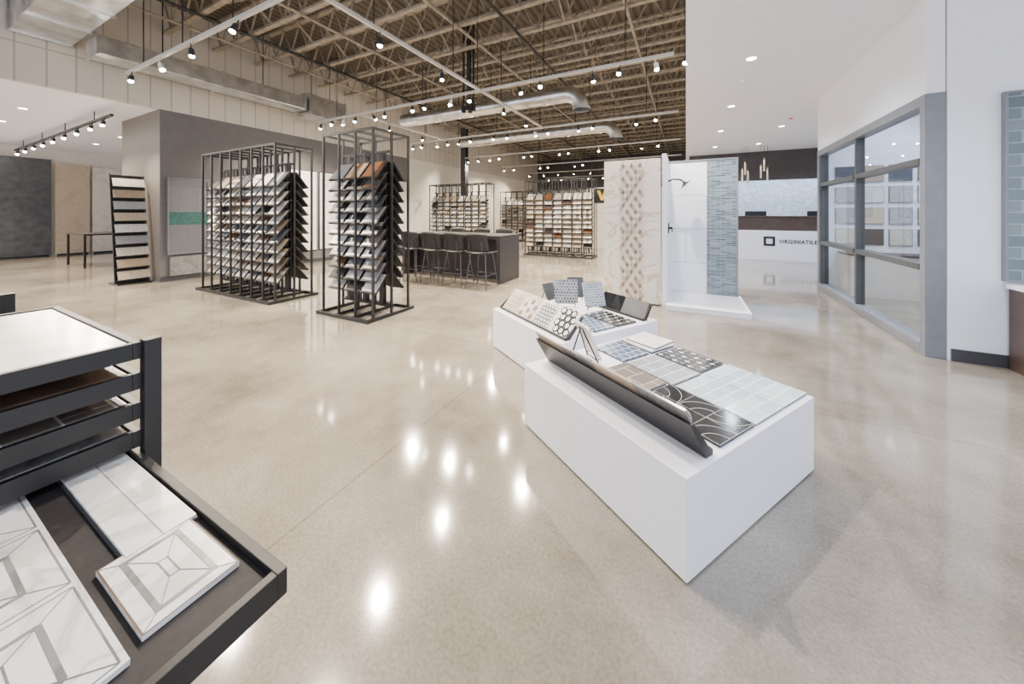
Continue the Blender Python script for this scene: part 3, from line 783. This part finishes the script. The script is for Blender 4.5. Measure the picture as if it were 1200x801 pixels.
def stripq(d,A,B,wd_,t,mi=1):
    A=Vector((*A,0));B=Vector((*B,0));dv=(B-A).normalized();n=Vector((-dv.y,dv.x,0))*wd_
    d.prism([tuple((A-n)[:2]),tuple((B-n)[:2]),tuple((B+n)[:2]),tuple((A+n)[:2])],t,t+.0008,mi)
def concentric(d,w,h,t):
    x,y=w/2,h/2
    for i0,i1,mi in((.0,.003,2),(.026,.036,1)):
        for q in([(-x+i0,-y+i0),(x-i0,-y+i0),(x-i1,-y+i1),(-x+i1,-y+i1)],[(x-i0,-y+i0),(x-i0,y-i0),(x-i1,y-i1),(x-i1,-y+i1)],[(x-i0,y-i0),(-x+i0,y-i0),(-x+i1,y-i1),(x-i1,y-i1)],[(-x+i0,y-i0),(-x+i0,-y+i0),(-x+i1,-y+i1),(-x+i1,y-i1)]):
            d.prism(q,t,t+.0008,mi)
    for sx in(-1,1):
        for sy in(-1,1):
            stripq(d,(sx*x*.98,sy*y*.98),(sx*(x-.026),sy*(y-.026)),.0009,t+.0002)
            stripq(d,(sx*(x-.036),sy*(y-.036)),(sx*.03,sy*.008),.0009,t+.0002)
    for p,q in(((-.03,-.008),(.03,-.008)),((.03,-.008),(.03,.008)),((.03,.008),(-.03,.008)),((-.03,.008),(-.03,-.008))):stripq(d,p,q,.0015,t)
flat(-1.11,.243,-.865,.392,zf,marW,'framed marble mosaic tile with gray border',t=.010,extra=concentric)
def big(d,w,h,t):
    nx=3;cw=w/nx;ny=2
    for i in range(nx):
        for j in range(ny):
            cx=-w/2+(i+.5)*cw;cy=-h/2+(j+.5)*h/ny;a,b_=cw*.47,h/ny/2*.93
            for sc in(1,.62,.3):
                A,B=a*sc,b_*sc
                for p,q in(((-A,-B),(A,-B)),((A,-B),(A,B)),((A,B),(-A,B)),((-A,B),(-A,-B))):stripq(d,(cx+p[0],cy+p[1]),(cx+q[0],cy+q[1]),.0045 if sc==.62 else .0015,t)
            for sx in(-1,1):
                for sy in(-1,1):stripq(d,(cx+sx*a,cy+sy*b_),(cx+sx*a*.3,cy+sy*b_*.3),.0012,t+.0002)
flat(-1.66,-.34,-.84,.222,zf,marW,'large white marble mosaic panel with framed gray pattern',t=.010,extra=big)
for k,z in enumerate((.946,.85,.757,.67)):
    for i in range(3):
        m_=[marP,marW,marP][i] if k==0 else [brownt,taupep,marT][(i+k)%3]
        flat(-2.41,-.34+i*.25,-1.56,-.094+i*.25,z-.0175,m_,('white marble' if k==0 else 'dark stone')+' tile lying in a stacked tray',t=.014,grp='tiles in the stacked trays')
fr2=emp('tray_rack',(0,0,0),label='black steel tray rack standing beyond the first',category='display rack')
for z in(.99,.9,.8):tray(fr2,-3.7,-.3,-2.85,.33,z,rim=.036)
for x in(-3.74,-2.85):
    for y in(.33,-.34):mk('post',MB().box(x,y,0,x+.04,y+.04,.975),blackm,fr2)
flat(-3.66,-.26,-2.89,.29,.9785,marP,'white marble tile on the upper tray',t=.016)

# ------------------------------------------------------------ world, camera
w=bpy.data.worlds.new('world');scene.world=w;w.use_nodes=True
bg=w.node_tree.nodes['Background'];bg.inputs['Color'].default_value=(.80,.86,1,1);bg.inputs['Strength'].default_value=2.7
cam=bpy.data.cameras.new('camera');co=bpy.data.objects.new('camera',cam);col.objects.link(co)
co.location=(0,0,1.35);co.rotation_euler=(math.pi/2,0,rad(27))
cam.sensor_width=36;cam.lens=12.0;cam.shift_y=-(400.5-250)/1200;cam.clip_start=.02
scene.camera=co
